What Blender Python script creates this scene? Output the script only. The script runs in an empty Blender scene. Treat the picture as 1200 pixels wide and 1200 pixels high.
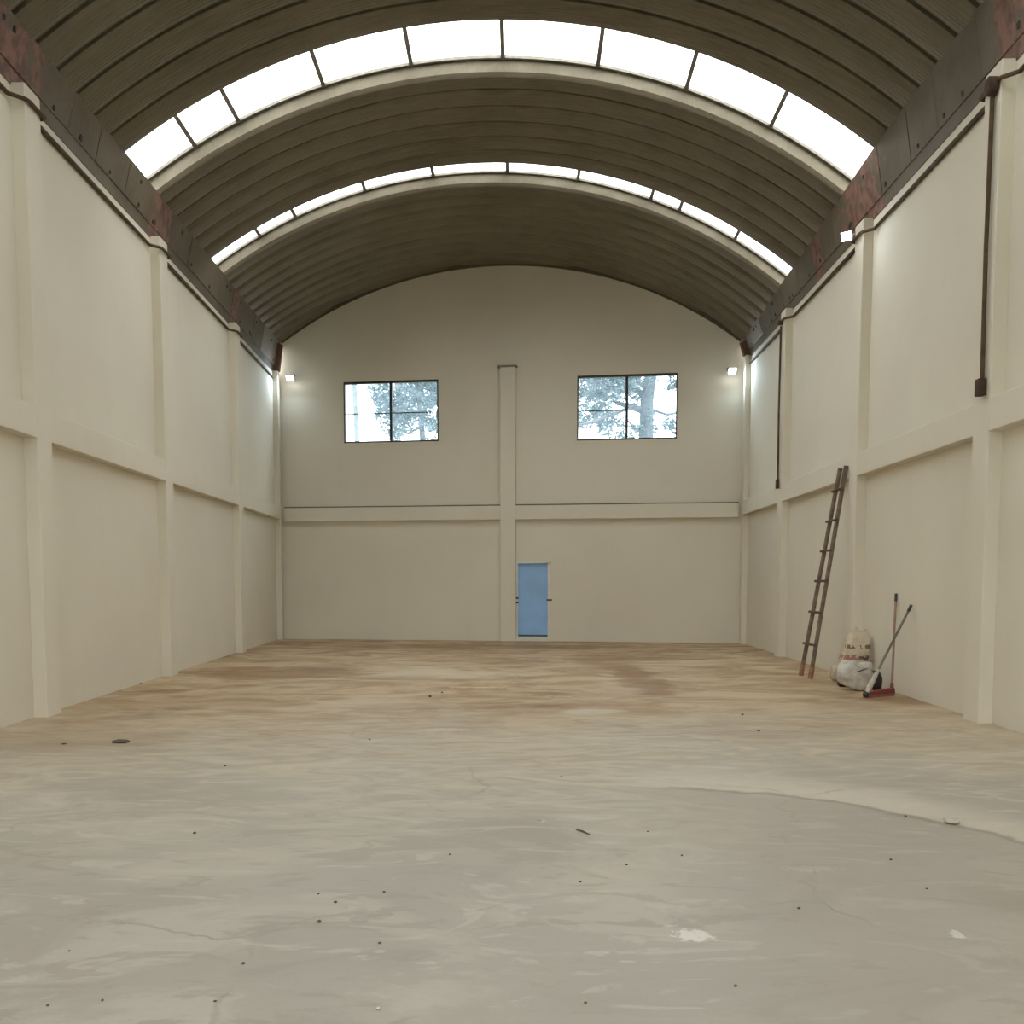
import bpy, math, random
from mathutils import Vector, Matrix

# ------------------------------------------------------------------ camera, sky, exposure
scene = bpy.context.scene
COL = scene.collection
F, PX, PY, HORIZON, EYE = 1150.0, 600.0, 770.0, 680.0, 1.65     # pixels of the 1200 x 1200 frame, metres
TILT = math.atan((PY - HORIZON) / F)
cam_data = bpy.data.cameras.new('camera')
cam_data.sensor_width = 36.0
cam_data.lens = F / 1200 * 36
cam_data.shift_y = (PY - 600) / 1200
cam_data.clip_end = 300
cam = bpy.data.objects.new('camera', cam_data)
COL.objects.link(cam)
cam.location = (0, 0, EYE)
cam.rotation_euler = (math.pi / 2 - TILT, 0, 0)
scene.camera = cam

world = bpy.data.worlds.new('overcast_sky')
scene.world = world
world.use_nodes = True
wn = world.node_tree.nodes
wn['Background'].inputs[0].default_value = (0.95, 0.98, 1.0, 1)
wn['Background'].inputs[1].default_value = 1.0
scene.view_settings.view_transform = 'Standard'
scene.view_settings.look = 'None'
scene.view_settings.gamma = 1
scene.view_settings.use_curve_mapping = False
scene.view_settings.exposure = 3.16
scene.cycles.max_bounces = 16
scene.cycles.diffuse_bounces = 7
scene.cycles.transparent_max_bounces = 24
scene.cycles.caustics_reflective = False
scene.cycles.caustics_refractive = False
scene.cycles.sample_clamp_indirect = 6

def portal(name, loc, size_x, size_y, direction):
    """daylight portal: guides sampling of the sky through an opening, gives off no light itself"""
    ld = bpy.data.lights.new(name, 'AREA')
    ld.shape = 'RECTANGLE'
    ld.size, ld.size_y = size_x, size_y
    ld.cycles.is_portal = True
    o = bpy.data.objects.new(name, ld)
    COL.objects.link(o)
    o.location = loc
    o.rotation_euler = Vector(direction).to_track_quat('-Z', 'Y').to_euler()
    return o

# ------------------------------------------------------------------ pixel -> place
CT, ST = math.cos(TILT), math.sin(TILT)
def ray(u, v):
    x, y = (u - PX) / F, (PY - v) / F
    return Vector((x, CT + y * ST, y * CT - ST))
def on_floor(u, v, z=0.0):
    d = ray(u, v)
    k = (z - EYE) / d.z
    return Vector((0, 0, EYE)) + d * k
def at_depth(u, v, y):
    d = ray(u, v)
    return Vector((0, 0, EYE)) + d * (y / d.y)

# ------------------------------------------------------------------ materials
def new_mat(name):
    m = bpy.data.materials.new(name)
    m.use_nodes = True
    nt = m.node_tree
    b = nt.nodes['Principled BSDF']
    return m, nt, b
def N(nt, typ, **kw):
    n = nt.nodes.new(typ)
    for k, v in kw.items():
        setattr(n, k, v)
    return n
def mixc(nt, fac, a, b, mode='MIX'):
    n = N(nt, 'ShaderNodeMix', data_type='RGBA', blend_type=mode)
    for sock, v in ((n.inputs[0], fac), (n.inputs[6], a), (n.inputs[7], b)):
        if hasattr(v, 'is_linked') or hasattr(v, 'links'):
            nt.links.new(v, sock)
        elif isinstance(v, (int, float)):
            sock.default_value = v
        else:
            sock.default_value = (*v, 1)
    return n.outputs[2]
def math_n(nt, op, a, b=0.0, c=None, clamp=False):
    n = N(nt, 'ShaderNodeMath', operation=op, use_clamp=clamp)
    for i, v in enumerate((a, b, c)):
        if v is None:
            continue
        if hasattr(v, 'links'):
            nt.links.new(v, n.inputs[i])
        else:
            n.inputs[i].default_value = v
    return n.outputs[0]
def ramp(nt, val, lo, hi, a=0.0, b=1.0):
    n = N(nt, 'ShaderNodeMapRange', interpolation_type='SMOOTHSTEP')
    nt.links.new(val, n.inputs[0])
    n.inputs[1].default_value, n.inputs[2].default_value = lo, hi
    n.inputs[3].default_value, n.inputs[4].default_value = a, b
    return n.outputs[0]
def coords(nt, scale=(1, 1, 1), loc=(0, 0, 0), rot=(0, 0, 0), kind='Object'):
    tc = N(nt, 'ShaderNodeTexCoord')
    mp = N(nt, 'ShaderNodeMapping')
    mp.inputs['Scale'].default_value = scale
    mp.inputs['Location'].default_value = loc
    mp.inputs['Rotation'].default_value = rot
    nt.links.new(tc.outputs[kind], mp.inputs[0])
    return mp.outputs[0]
def noise(nt, vec, scale, detail=4, rough=0.55, dist=0.0):
    n = N(nt, 'ShaderNodeTexNoise')
    n.inputs['Scale'].default_value = scale
    n.inputs['Detail'].default_value = detail
    n.inputs['Roughness'].default_value = rough
    n.inputs['Distortion'].default_value = dist
    nt.links.new(vec, n.inputs['Vector'])
    return n.outputs[0]
def bump(nt, b, height, strength, dist=0.01):
    n = N(nt, 'ShaderNodeBump')
    n.inputs['Strength'].default_value = strength
    n.inputs['Distance'].default_value = dist
    nt.links.new(height, n.inputs['Height'])
    nt.links.new(n.outputs[0], b.inputs['Normal'])

def simple(name, col, rough=0.6, metal=0.0, var=0.15, scale=12.0, bmp=0.2, spec=0.5):
    m, nt, b = new_mat(name)
    v = coords(nt)
    nz = noise(nt, v, scale)
    c = mixc(nt, ramp(nt, nz, 0.3, 0.7), [x * (1 - var) for x in col], [min(1, x * (1 + var)) for x in col])
    nt.links.new(c, b.inputs['Base Color'])
    b.inputs['Roughness'].default_value = rough
    b.inputs['Metallic'].default_value = metal
    b.inputs['Specular IOR Level'].default_value = spec
    if bmp:
        bump(nt, b, noise(nt, v, scale * 4), bmp, 0.005)
    return m

def paint_material():
    m, nt, b = new_mat('cream_wall_paint')
    v = coords(nt)
    n1 = noise(nt, v, 0.35, 3)
    n2 = noise(nt, coords(nt, (1.2, 1.2, 0.5)), 1.6, 5)
    c = mixc(nt, ramp(nt, n1, 0.3, 0.7), (0.70, 0.655, 0.55), (0.74, 0.70, 0.59))
    c = mixc(nt, ramp(nt, n2, 0.55, 0.85, 0, 0.28), c, (0.62, 0.575, 0.47))
    nt.links.new(c, b.inputs['Base Color'])
    b.inputs['Roughness'].default_value = 0.8
    b.inputs['Specular IOR Level'].default_value = 0.15
    h = math_n(nt, 'ADD', noise(nt, v, 2.2, 3), math_n(nt, 'MULTIPLY', noise(nt, v, 60, 3), 0.12))
    bump(nt, b, h, 0.25, 0.02)
    return m
M_PAINT = paint_material()
M_PAINT_WHITE = simple('white_enamel', (0.72, 0.70, 0.63), 0.4, var=0.05)

def steel_roof_material():
    m, nt, b = new_mat('weathered_zinc_roof_sheet')
    v = coords(nt, (1, 0.6, 1))
    n1 = noise(nt, v, 0.8, 5)
    n2 = noise(nt, coords(nt, (0.7, 9, 0.7)), 3.0, 4)
    n3 = noise(nt, coords(nt), 14, 3)
    c = mixc(nt, ramp(nt, n1, 0.3, 0.7), (0.13, 0.111, 0.075), (0.172, 0.150, 0.106))
    c = mixc(nt, ramp(nt, n2, 0.35, 0.75, 0, 0.55), c, (0.225, 0.198, 0.144))
    c = mixc(nt, ramp(nt, n3, 0.62, 0.75, 0, 0.35), c, (0.10, 0.086, 0.06))
    nt.links.new(c, b.inputs['Base Color'])
    b.inputs['Metallic'].default_value = 0.35
    b.inputs['Roughness'].default_value = 0.5
    w = N(nt, 'ShaderNodeTexWave', wave_type='BANDS', bands_direction='X')
    w.inputs['Scale'].default_value = 7.0
    nt.links.new(coords(nt), w.inputs['Vector'])
    h = math_n(nt, 'ADD', math_n(nt, 'MULTIPLY', w.outputs['Fac'], 0.6), noise(nt, v, 20, 3))
    bump(nt, b, h, 0.22, 0.01)
    return m
M_ROOF = steel_roof_material()

def gutter_material(name, spots):
    m, nt, b = new_mat(name)
    v = coords(nt)
    n1 = noise(nt, v, 1.1, 5, 0.6)
    n2 = noise(nt, coords(nt, (1, 6, 1)), 3.5, 4)
    c = mixc(nt, ramp(nt, n1, 0.3, 0.72), (0.105, 0.082, 0.052), (0.155, 0.127, 0.088))
    c = mixc(nt, ramp(nt, n2, 0.5, 0.8, 0, 0.5), c, (0.11, 0.08, 0.052))
    n4 = noise(nt, coords(nt), 5.0, 5, 0.65)
    c = mixc(nt, ramp(nt, n4, 0.62, 0.72, 0, 0.6), c, (0.12, 0.065, 0.04))
    # red primer brushed on round the pilaster heads
    sp = N(nt, 'ShaderNodeSeparateXYZ')
    nt.links.new(v, sp.inputs[0])
    acc = None
    for (yy, wd) in spots:
        d = math_n(nt, 'ABSOLUTE', math_n(nt, 'SUBTRACT', sp.outputs[1], yy))
        k = ramp(nt, d, wd * 0.4, wd, 1, 0)
        acc = k if acc is None else math_n(nt, 'MAXIMUM', acc, k)
    blot = noise(nt, coords(nt, (1, 1, 1.2)), 2.6, 6, 0.65)
    acc = ramp(nt, math_n(nt, 'ADD', acc, math_n(nt, 'MULTIPLY', math_n(nt, 'SUBTRACT', blot, 0.5), 3.4)), 0.6, 0.85, 0, 0.85)
    pr = mixc(nt, ramp(nt, noise(nt, v, 6, 4), 0.4, 0.65), (0.26, 0.135, 0.105), (0.125, 0.06, 0.045))
    c = mixc(nt, acc, c, pr)
    nt.links.new(c, b.inputs['Base Color'])
    b.inputs['Metallic'].default_value = 0.15
    b.inputs['Roughness'].default_value = 0.6
    w = N(nt, 'ShaderNodeTexWave', wave_type='BANDS', bands_direction='Y')
    w.inputs['Scale'].default_value = 3.2
    w.inputs['Distortion'].default_value = 1.5
    nt.links.new(v, w.inputs['Vector'])
    bump(nt, b, w.outputs['Fac'], 0.15, 0.01)
    return m
M_GUTTERS = {'L': gutter_material('stained_gutter_zinc', ((11.8, 0.9), (17.2, 0.8), (22.6, 0.5))), 'R': gutter_material('stained_gutter_zinc_primed', ((11.0, 1.0), (16.4, 1.5), (19.0, 0.5)))}
M_ZINC = simple('bright_zinc', (0.34, 0.33, 0.31), 0.35, 0.5, 0.15, 8)

def glazing_material():
    m, nt, b = new_mat('milky_fibreglass_skylight')
    out = nt.nodes['Material Output']
    nt.nodes.remove(b)
    tr = N(nt, 'ShaderNodeBsdfTransparent')
    tl = N(nt, 'ShaderNodeBsdfTranslucent')
    w = N(nt, 'ShaderNodeTexWave', wave_type='BANDS', bands_direction='Y')
    w.inputs['Scale'].default_value = 2.1
    w.inputs['Distortion'].default_value = 0.35
    w.inputs['Detail'].default_value = 3
    nt.links.new(coords(nt, (0.25, 1, 0.25)), w.inputs['Vector'])
    f = ramp(nt, w.outputs['Fac'], 0.86, 1.0)
    f2 = ramp(nt, noise(nt, coords(nt, (0.3, 5, 0.3)), 2.0, 4), 0.4, 0.8, 0, 0.35)
    f = math_n(nt, 'MAXIMUM', f, f2)
    c = mixc(nt, f, (0.56, 0.555, 0.535), (0.36, 0.355, 0.335))
    nt.links.new(c, tr.inputs[0])
    tl.inputs[0].default_value = (0.80, 0.79, 0.75, 1)
    mx = N(nt, 'ShaderNodeMixShader')
    mx.inputs[0].default_value = 0.5
    nt.links.new(tr.outputs[0], mx.inputs[1])
    nt.links.new(tl.outputs[0], mx.inputs[2])
    nt.links.new(mx.outputs[0], out.inputs[0])
    return m
M_GLAZING = glazing_material()

def window_glass_material():
    m, nt, b = new_mat('dusty_hazed_window_glass')
    out = nt.nodes['Material Output']
    nt.nodes.remove(b)
    tr = N(nt, 'ShaderNodeBsdfTransparent')
    tr.inputs[0].default_value = (0.82, 0.88, 0.9, 1)
    tl = N(nt, 'ShaderNodeBsdfTranslucent')
    tl.inputs[0].default_value = (0.55, 0.70, 0.82, 1)  # dust film tinted blue, also painting pale haze over the trees
    gl = N(nt, 'ShaderNodeBsdfGlossy')
    gl.inputs['Roughness'].default_value = 0.05
    mx = N(nt, 'ShaderNodeMixShader')
    f = ramp(nt, noise(nt, coords(nt), 5.0, 4), 0.3, 0.7, 0.05, 0.09)
    nt.links.new(f, mx.inputs[0])
    nt.links.new(tr.outputs[0], mx.inputs[1])
    nt.links.new(tl.outputs[0], mx.inputs[2])
    mx2 = N(nt, 'ShaderNodeMixShader')
    mx2.inputs[0].default_value = 0.04
    nt.links.new(mx.outputs[0], mx2.inputs[1])
    nt.links.new(gl.outputs[0], mx2.inputs[2])
    nt.links.new(mx2.outputs[0], out.inputs[0])
    return m
M_GLASS = window_glass_material()

def floor_material():
    m, nt, b = new_mat('worn_concrete_floor')
    tc = N(nt, 'ShaderNodeTexCoord')
    sep = N(nt, 'ShaderNodeSeparateXYZ')
    nt.links.new(tc.outputs['Object'], sep.inputs[0])
    X, Y = sep.outputs[0], sep.outputs[1]
    v = coords(nt)
    big = noise(nt, v, 0.22, 4, 0.6, 0.4)
    mid = noise(nt, coords(nt, (0.6, 1.0, 1)), 0.9, 6, 0.62, 1.2)
    trowel = noise(nt, coords(nt, (0.55, 1.3, 1), rot=(0, 0, 0.25)), 2.2, 6, 0.62, 2.0)
    fine = noise(nt, v, 22, 5, 0.6)
    c = mixc(nt, ramp(nt, big, 0.35, 0.65), (0.43, 0.395, 0.338), (0.52, 0.482, 0.418))
    c = mixc(nt, ramp(nt, mid, 0.48, 0.60, 0, 0.75), c, (0.58, 0.54, 0.47))
    c = mixc(nt, ramp(nt, mid, 0.34, 0.44, 0.75, 0), c, (0.40, 0.36, 0.30))
    c = mixc(nt, ramp(nt, trowel, 0.56, 0.64, 0, 0.6), c, (0.62, 0.58, 0.51))
    c = mixc(nt, ramp(nt, trowel, 0.36, 0.43, 0.6, 0), c, (0.40, 0.36, 0.305))
    c = mixc(nt, ramp(nt, fine, 0.55, 0.8, 0, 0.2), c, (0.33, 0.29, 0.24))
    # olive cream skim coat between the grey slab and the dirty back
    ny = math_n(nt, 'ADD', Y, math_n(nt, 'MULTIPLY', math_n(nt, 'SUBTRACT', big, 0.5), 7.0))
    ny2 = math_n(nt, 'ADD', ny, math_n(nt, 'MULTIPLY', math_n(nt, 'SUBTRACT', mid, 0.5), 6.0))
    skim = ramp(nt, ny2, 4.8, 9.5, 0, 0.7)
    c = mixc(nt, skim, c, mixc(nt, ramp(nt, trowel, 0.42, 0.58), (0.47, 0.405, 0.295), (0.60, 0.525, 0.39)))
    # brown earth trodden over the far half
    dirt = ramp(nt, ny2, 7.8, 14.5, 0, 0.92)
    dn = noise(nt, coords(nt, (0.62, 0.8, 1)), 0.9, 7, 0.66, 1.4)
    dcol = mixc(nt, ramp(nt, dn, 0.38, 0.62), (0.36, 0.23, 0.115), (0.56, 0.425, 0.265))
    dcol = mixc(nt, ramp(nt, noise(nt, coords(nt, (0.5, 1, 1), loc=(3, 5, 0)), 0.8, 5, 0.6, 0.8), 0.53, 0.66, 0, 0.85), dcol, (0.235, 0.125, 0.05))
    c = mixc(nt, dirt, c, dcol)
    bn = math_n(nt, 'MULTIPLY', math_n(nt, 'SUBTRACT', noise(nt, coords(nt, (0.6, 1, 1)), 1.6, 6, 0.65), 0.5), 2.6)
    for (u, w_, sx, sy, col, k) in ((330, 789, 2.0, 1.4, (0.27, 0.15, 0.065), 0.75), (745, 793, 0.45, 3.6, (0.25, 0.125, 0.045), 0.8), (720, 772, 1.1, 2.2, (0.30, 0.175, 0.08), 0.6),
                                    (70, 866, 1.3, 0.9, (0.33, 0.22, 0.125), 0.4), (560, 758, 4.5, 1.2, (0.26, 0.15, 0.07), 0.55), (530, 789, 1.6, 0.9, (0.60, 0.50, 0.36), 0.7), (690, 834, 0.5, 0.3, (0.62, 0.56, 0.45), 0.7)):
        p = on_floor(u, w_)
        ex = math_n(nt, 'DIVIDE', math_n(nt, 'SUBTRACT', X, p.x), sx)
        ey = math_n(nt, 'DIVIDE', math_n(nt, 'SUBTRACT', Y, p.y), sy)
        d = math_n(nt, 'SQRT', math_n(nt, 'ADD', math_n(nt, 'MULTIPLY', ex, ex), math_n(nt, 'MULTIPLY', ey, ey)))
        d = math_n(nt, 'ADD', d, bn)
        c = mixc(nt, ramp(nt, d, 0.55, 1.1, k, 0), c, col)
    # darker round patch of newer concrete in the foreground and its pale rim
    cx, cy, rx, ry = 1.0, 2.2, 3.2, 5.6
    dx = math_n(nt, 'DIVIDE', math_n(nt, 'SUBTRACT', X, cx), rx)
    dy = math_n(nt, 'DIVIDE', math_n(nt, 'SUBTRACT', Y, cy), ry)
    r = math_n(nt, 'SQRT', math_n(nt, 'ADD', math_n(nt, 'MULTIPLY', dx, dx), math_n(nt, 'MULTIPLY', dy, dy)))
    r = math_n(nt, 'ADD', r, math_n(nt, 'MULTIPLY', math_n(nt, 'SUBTRACT', noise(nt, v, 1.6, 5), 0.5), 0.09))
    inside = ramp(nt, r, 0.985, 1.0, 1, 0)
    right = ramp(nt, X, 0.6, 1.6)
    c = mixc(nt, math_n(nt, 'MULTIPLY', inside, math_n(nt, 'MULTIPLY', right, 0.45)), c, (0.39, 0.345, 0.285))
    rim = math_n(nt, 'MULTIPLY', ramp(nt, r, 0.995, 1.005), ramp(nt, r, 1.03, 1.20, 1, 0))
    c = mixc(nt, math_n(nt, 'MULTIPLY', rim, math_n(nt, 'MULTIPLY', right, 0.75)), c, (0.64, 0.585, 0.475))
    line = math_n(nt, 'MULTIPLY', ramp(nt, r, 0.975, 0.99), ramp(nt, r, 0.99, 1.0, 1, 0))
    c = mixc(nt, math_n(nt, 'MULTIPLY', line, math_n(nt, 'MULTIPLY', right, 0.5)), c, (0.24, 0.20, 0.155))
    # hairline cracks
    vo = N(nt, 'ShaderNodeTexVoronoi', feature='DISTANCE_TO_EDGE')
    vo.inputs['Scale'].default_value = 0.33
    wv = N(nt, 'ShaderNodeVectorMath', operation='ADD')
    nn = N(nt, 'ShaderNodeTexNoise')
    nn.inputs['Scale'].default_value = 1.3
    nn.inputs['Detail'].default_value = 5
    nt.links.new(tc.outputs['Object'], nn.inputs['Vector'])
    sc = N(nt, 'ShaderNodeVectorMath', operation='SCALE')
    sc.inputs['Scale'].default_value = 1.1
    nt.links.new(nn.outputs['Color'], sc.inputs[0])
    nt.links.new(tc.outputs['Object'], wv.inputs[0])
    nt.links.new(sc.outputs[0], wv.inputs[1])
    nt.links.new(wv.outputs[0], vo.inputs['Vector'])
    crack = ramp(nt, vo.outputs['Distance'], 0.0, 0.012, 1, 0)
    crack = math_n(nt, 'MULTIPLY', crack, ramp(nt, mid, 0.42, 0.62))
    c = mixc(nt, math_n(nt, 'MULTIPLY', crack, 0.3), c, (0.22, 0.19, 0.15))
    # white plaster splashes with their own ragged outline
    sn = math_n(nt, 'MULTIPLY', math_n(nt, 'SUBTRACT', noise(nt, coords(nt, (1, 1, 1)), 24, 5, 0.7), 0.5), 0.4)
    for (u, w_, sx, sy) in ((812, 1096, 0.085, 0.07), (786, 1085, 0.03, 0.02), (1122, 1095, 0.03, 0.05), (700, 1117, 0.06, 0.03), (736, 1127, 0.035, 0.015), (445, 1115, 0.03, 0.02), (500, 1128, 0.05, 0.02), (634, 962, 0.03, 0.04), (950, 1018, 0.16, 0.05), (520, 855, 0.3, 0.1)):
        p = on_floor(u, w_)
        ex = math_n(nt, 'DIVIDE', math_n(nt, 'SUBTRACT', X, p.x), sx)
        ey = math_n(nt, 'DIVIDE', math_n(nt, 'SUBTRACT', Y, p.y), sy)
        d = math_n(nt, 'SQRT', math_n(nt, 'ADD', math_n(nt, 'MULTIPLY', ex, ex), math_n(nt, 'MULTIPLY', ey, ey)))
        d = math_n(nt, 'ADD', d, math_n(nt, 'MULTIPLY', sn, 8.0))
        strong = 0.85 if w_ == 1096 else 0.6 if w_ == 1095 else 0.13 if w_ == 1018 else 0.25
        c = mixc(nt, ramp(nt, d, 0.85, 1.1, strong, 0), c, (0.85, 0.83, 0.77))
    nt.links.new(c, b.inputs['Base Color'])
    rr = ramp(nt, mid, 0.3, 0.7, 0.42, 0.68)
    nt.links.new(rr, b.inputs['Roughness'])
    b.inputs['Specular IOR Level'].default_value = 0.35
    h = math_n(nt, 'ADD', math_n(nt, 'MULTIPLY', trowel, 0.5), math_n(nt, 'MULTIPLY', fine, 0.18))
    h = math_n(nt, 'SUBTRACT', h, math_n(nt, 'MULTIPLY', crack, 0.4))
    bump(nt, b, h, 0.35, 0.02)
    return m
M_FLOOR = floor_material()
M_GROUND = simple('outdoor_ground', (0.22, 0.21, 0.15), 0.9, scale=1.5)
M_DARK = simple('dark_window_steel', (0.035, 0.032, 0.03), 0.5, 0.2, bmp=0)
M_BAR = simple('grey_glazing_bar', (0.20, 0.185, 0.15), 0.55, 0.2, bmp=0)
M_PIPE = simple('brown_conduit_paint', (0.10, 0.066, 0.042), 0.8, 0.0, 0.25, 6, spec=0.15)
M_BOX = simple('dark_brown_box', (0.07, 0.042, 0.03), 0.7, bmp=0, spec=0.2)
M_SLOTSHADE = simple('near_black_slot_shade', (0.03, 0.025, 0.02), 0.8, bmp=0)
M_DOOR = simple('sky_blue_door_enamel', (0.285, 0.50, 0.82), 0.4, var=0.06, scale=2, bmp=0.05)
M_DOORSHADE = simple('dark_blue_threshold_shade', (0.05, 0.08, 0.12), 0.5)
M_LAMP = simple('grey_lamp_housing', (0.30, 0.31, 0.32), 0.4, 0.4, bmp=0)

# ------------------------------------------------------------------ mesh helpers
class MB:
    def __init__(self):
        self.v, self.f, self.s = [], [], []
    def add(self, verts, faces, smooth=False):
        k = len(self.v)
        self.v += [tuple(p) for p in verts]
        self.f += [tuple(i + k for i in f) for f in faces]
        self.s += [smooth] * len(faces)
        return self
    def hexa(self, p):       # 8 corners: bottom loop 0-3, top loop 4-7
        return self.add(p, [(3, 2, 1, 0), (4, 5, 6, 7), (0, 1, 5, 4), (1, 2, 6, 5), (2, 3, 7, 6), (3, 0, 4, 7)])
    def box(self, x0, x1, y0, y1, z0, z1):
        return self.hexa([(x0, y0, z0), (x1, y0, z0), (x1, y1, z0), (x0, y1, z0), (x0, y0, z1), (x1, y0, z1), (x1, y1, z1), (x0, y1, z1)])
    def tube(self, pts, radii, n=10, cap=True, smooth=True, flat=1.0):
        pts = [Vector(p) for p in pts]
        if isinstance(radii, (int, float)):
            radii = [radii] * len(pts)
        rings, up = [], None
        for i, p in enumerate(pts):
            t = (pts[min(i + 1, len(pts) - 1)] - pts[max(i - 1, 0)]).normalized()
            if up is None:
                up = Vector((0, 0, 1)) if abs(t.z) < 0.9 else Vector((0, 1, 0))
            a = t.cross(up).normalized()
            up = a.cross(t).normalized()
            k = radii[i]
            if 0 < i < len(pts) - 1:
                c = (pts[i + 1] - p).normalized().dot((p - pts[i - 1]).normalized())
                k = radii[i] / max(0.5, math.sqrt(max(0.05, (1 + c) / 2))) if radii[i] == radii[i - 1] == radii[i + 1] else radii[i]
            rings.append([p + a * math.cos(2 * math.pi * j / n) * k + up * math.sin(2 * math.pi * j / n) * k * flat for j in range(n)])
        verts = [q for r in rings for q in r]
        faces = [(i * n + j, i * n + (j + 1) % n, (i + 1) * n + (j + 1) % n, (i + 1) * n + j) for i in range(len(pts) - 1) for j in range(n)]
        self.add(verts, faces, smooth)
        if cap:
            self.add(rings[0], [tuple(range(n))[::-1]])
            self.add(rings[-1], [tuple(range(n))])
        return self
    def build(self, name, mat, parent=None, bevel=0.0, origin=None):
        me = bpy.data.meshes.new(name)
        if origin is not None:
            o = Vector(origin)
            self.v = [tuple(Vector(p) - o) for p in self.v]
        me.from_pydata(self.v, [], self.f)
        me.polygons.foreach_set('use_smooth', self.s)
        me.materials.append(mat)
        me.update()
        ob = bpy.data.objects.new(name, me)
        COL.objects.link(ob)
        if origin is not None:
            ob.location = origin
        if parent:
            ob.parent = parent
            if origin is None:
                ob.matrix_parent_inverse = Matrix.Translation(-parent.location)
            else:
                ob.location = Vector(origin) - parent.location
        if bevel:
            md = ob.modifiers.new('bevel', 'BEVEL')
            md.width = bevel
            md.segments = 2
            md.limit_method = 'ANGLE'
        return ob
def empty(name, loc=(0, 0, 0)):
    o = bpy.data.objects.new(name, None)
    o.empty_display_size = 0.2
    o.location = loc
    COL.objects.link(o)
    return o
def tag(o, label, cat=None, group=None, kind=None):
    if label: o['label'] = label
    if cat: o['category'] = cat
    if group: o['group'] = group
    if kind: o['kind'] = kind
    return o
def struct(o, label=None):
    o['kind'] = 'structure'
    if label: o['label'] = label
    return o

# ------------------------------------------------------------------ the hall: measured wall lines
LA, LB = on_floor(73, 835), on_floor(333.5, 749)       # fronts of the left pilasters
RA, RB = on_floor(1126.6, 841.6), on_floor(865, 754)    # fronts of the right pilasters
REC = 0.16                                              # panels lie this far behind the pilasters
Y0 = -5.0
TOP = 7.33
class Side:
    def __init__(self, a, b, sign):
        self.a, self.k, self.sign = a, (b.x - a.x) / (b.y - a.y), sign
        d = Vector((self.k, 1, 0)).normalized()
        self.n = Vector((-d.y, d.x, 0)) * sign            # towards the room
    def p(self, y, n=0.0, z=0.0):
        return Vector((self.a.x + self.k * (y - self.a.y), y, z)) + self.n * n
LEFT, RIGHT = Side(LA, LB, -1), Side(RA, RB, 1)
def yend(x):                                              # the end wall, its right side a little nearer
    return LB.y + (RB.y - LB.y) * (x - LB.x) / (RB.x - LB.x)
EK = (RB.y - LB.y) / (RB.x - LB.x)
def ep(x, n=0.0, z=0.0):                                  # n > 0 into the room
    return Vector((x, yend(x), z)) + Vector((EK, -1, 0)).normalized() * n

def slab(mb, side, y0, y1, n0, n1, z0, z1):
    if side.sign < 0:
        a, b = n0, n1
    else:
        a, b = n0, n1
    return mb.hexa([side.p(y0, a, z0), side.p(y0, b, z0), side.p(y1, b, z0), side.p(y1, a, z0),
                    side.p(y0, a, z1), side.p(y0, b, z1), side.p(y1, b, z1), side.p(y1, a, z1)])

# floor and ground
fl = MB()
fl.add([(-6.9, Y0, 0), (6.5, Y0, 0), (6.5, 28.4, 0), (-6.9, 28.4, 0), (-6.9, Y0, -0.15), (6.5, Y0, -0.15), (6.5, 28.4, -0.15), (-6.9, 28.4, -0.15)],
       [(0, 1, 2, 3), (7, 6, 5, 4), (4, 5, 1, 0), (5, 6, 2, 1), (6, 7, 3, 2), (7, 4, 0, 3)])
struct(fl.build('floor', M_FLOOR), 'worn grey concrete floor trodden with brown earth towards the far end')
gr = MB()
gr.add([(-90, -60, -0.16), (90, -60, -0.16), (90, 120, -0.16), (-90, 120, -0.16)], [(0, 1, 2, 3)])
struct(gr.build('ground', M_GROUND), 'open ground outside the hall')

PIL = {'L': [1.55, 6.8, 11.97, 17.02, 22.5], 'R': [1.0, 6.2, 11.45, 16.22, 21.35]}
PW = 0.42
BEAM0, BEAM1 = 3.33, 3.70
for key, side, name in (('L', LEFT, 'wall_left'), ('R', RIGHT, 'wall_right')):
    yc = yend(side.p(26).x)
    w = slab(MB(), side, Y0, yc + 0.25, -REC - 0.2, -REC, -0.1, TOP).build(name, M_PAINT)
    struct(w, 'long cream plastered side wall with pilasters and a tie beam')
    ys = PIL[key]
    for y in ys:
        slab(MB(), side, y - PW / 2, y + PW / 2, -REC - 0.01, 0.0, -0.02, TOP + 0.03).build('pilaster', M_PAINT, w, 0.012)
    ce = yend(side.p(yc).x)
    slab(MB(), side, ce - 0.22, ce + 0.05, -REC - 0.01, -0.02, -0.02, TOP + 0.03).build('pilaster', M_PAINT, w, 0.012)
    edges = [Y0] + [e for y in ys for e in (y - PW / 2, y + PW / 2)] + [ce - 0.22]
    for i in range(0, len(edges), 2):
        slab(MB(), side, edges[i] - 0.01, edges[i + 1] + 0.01, -REC - 0.01, -0.005, BEAM0, BEAM1).build('tie_beam', M_PAINT, w, 0.01)

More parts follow.
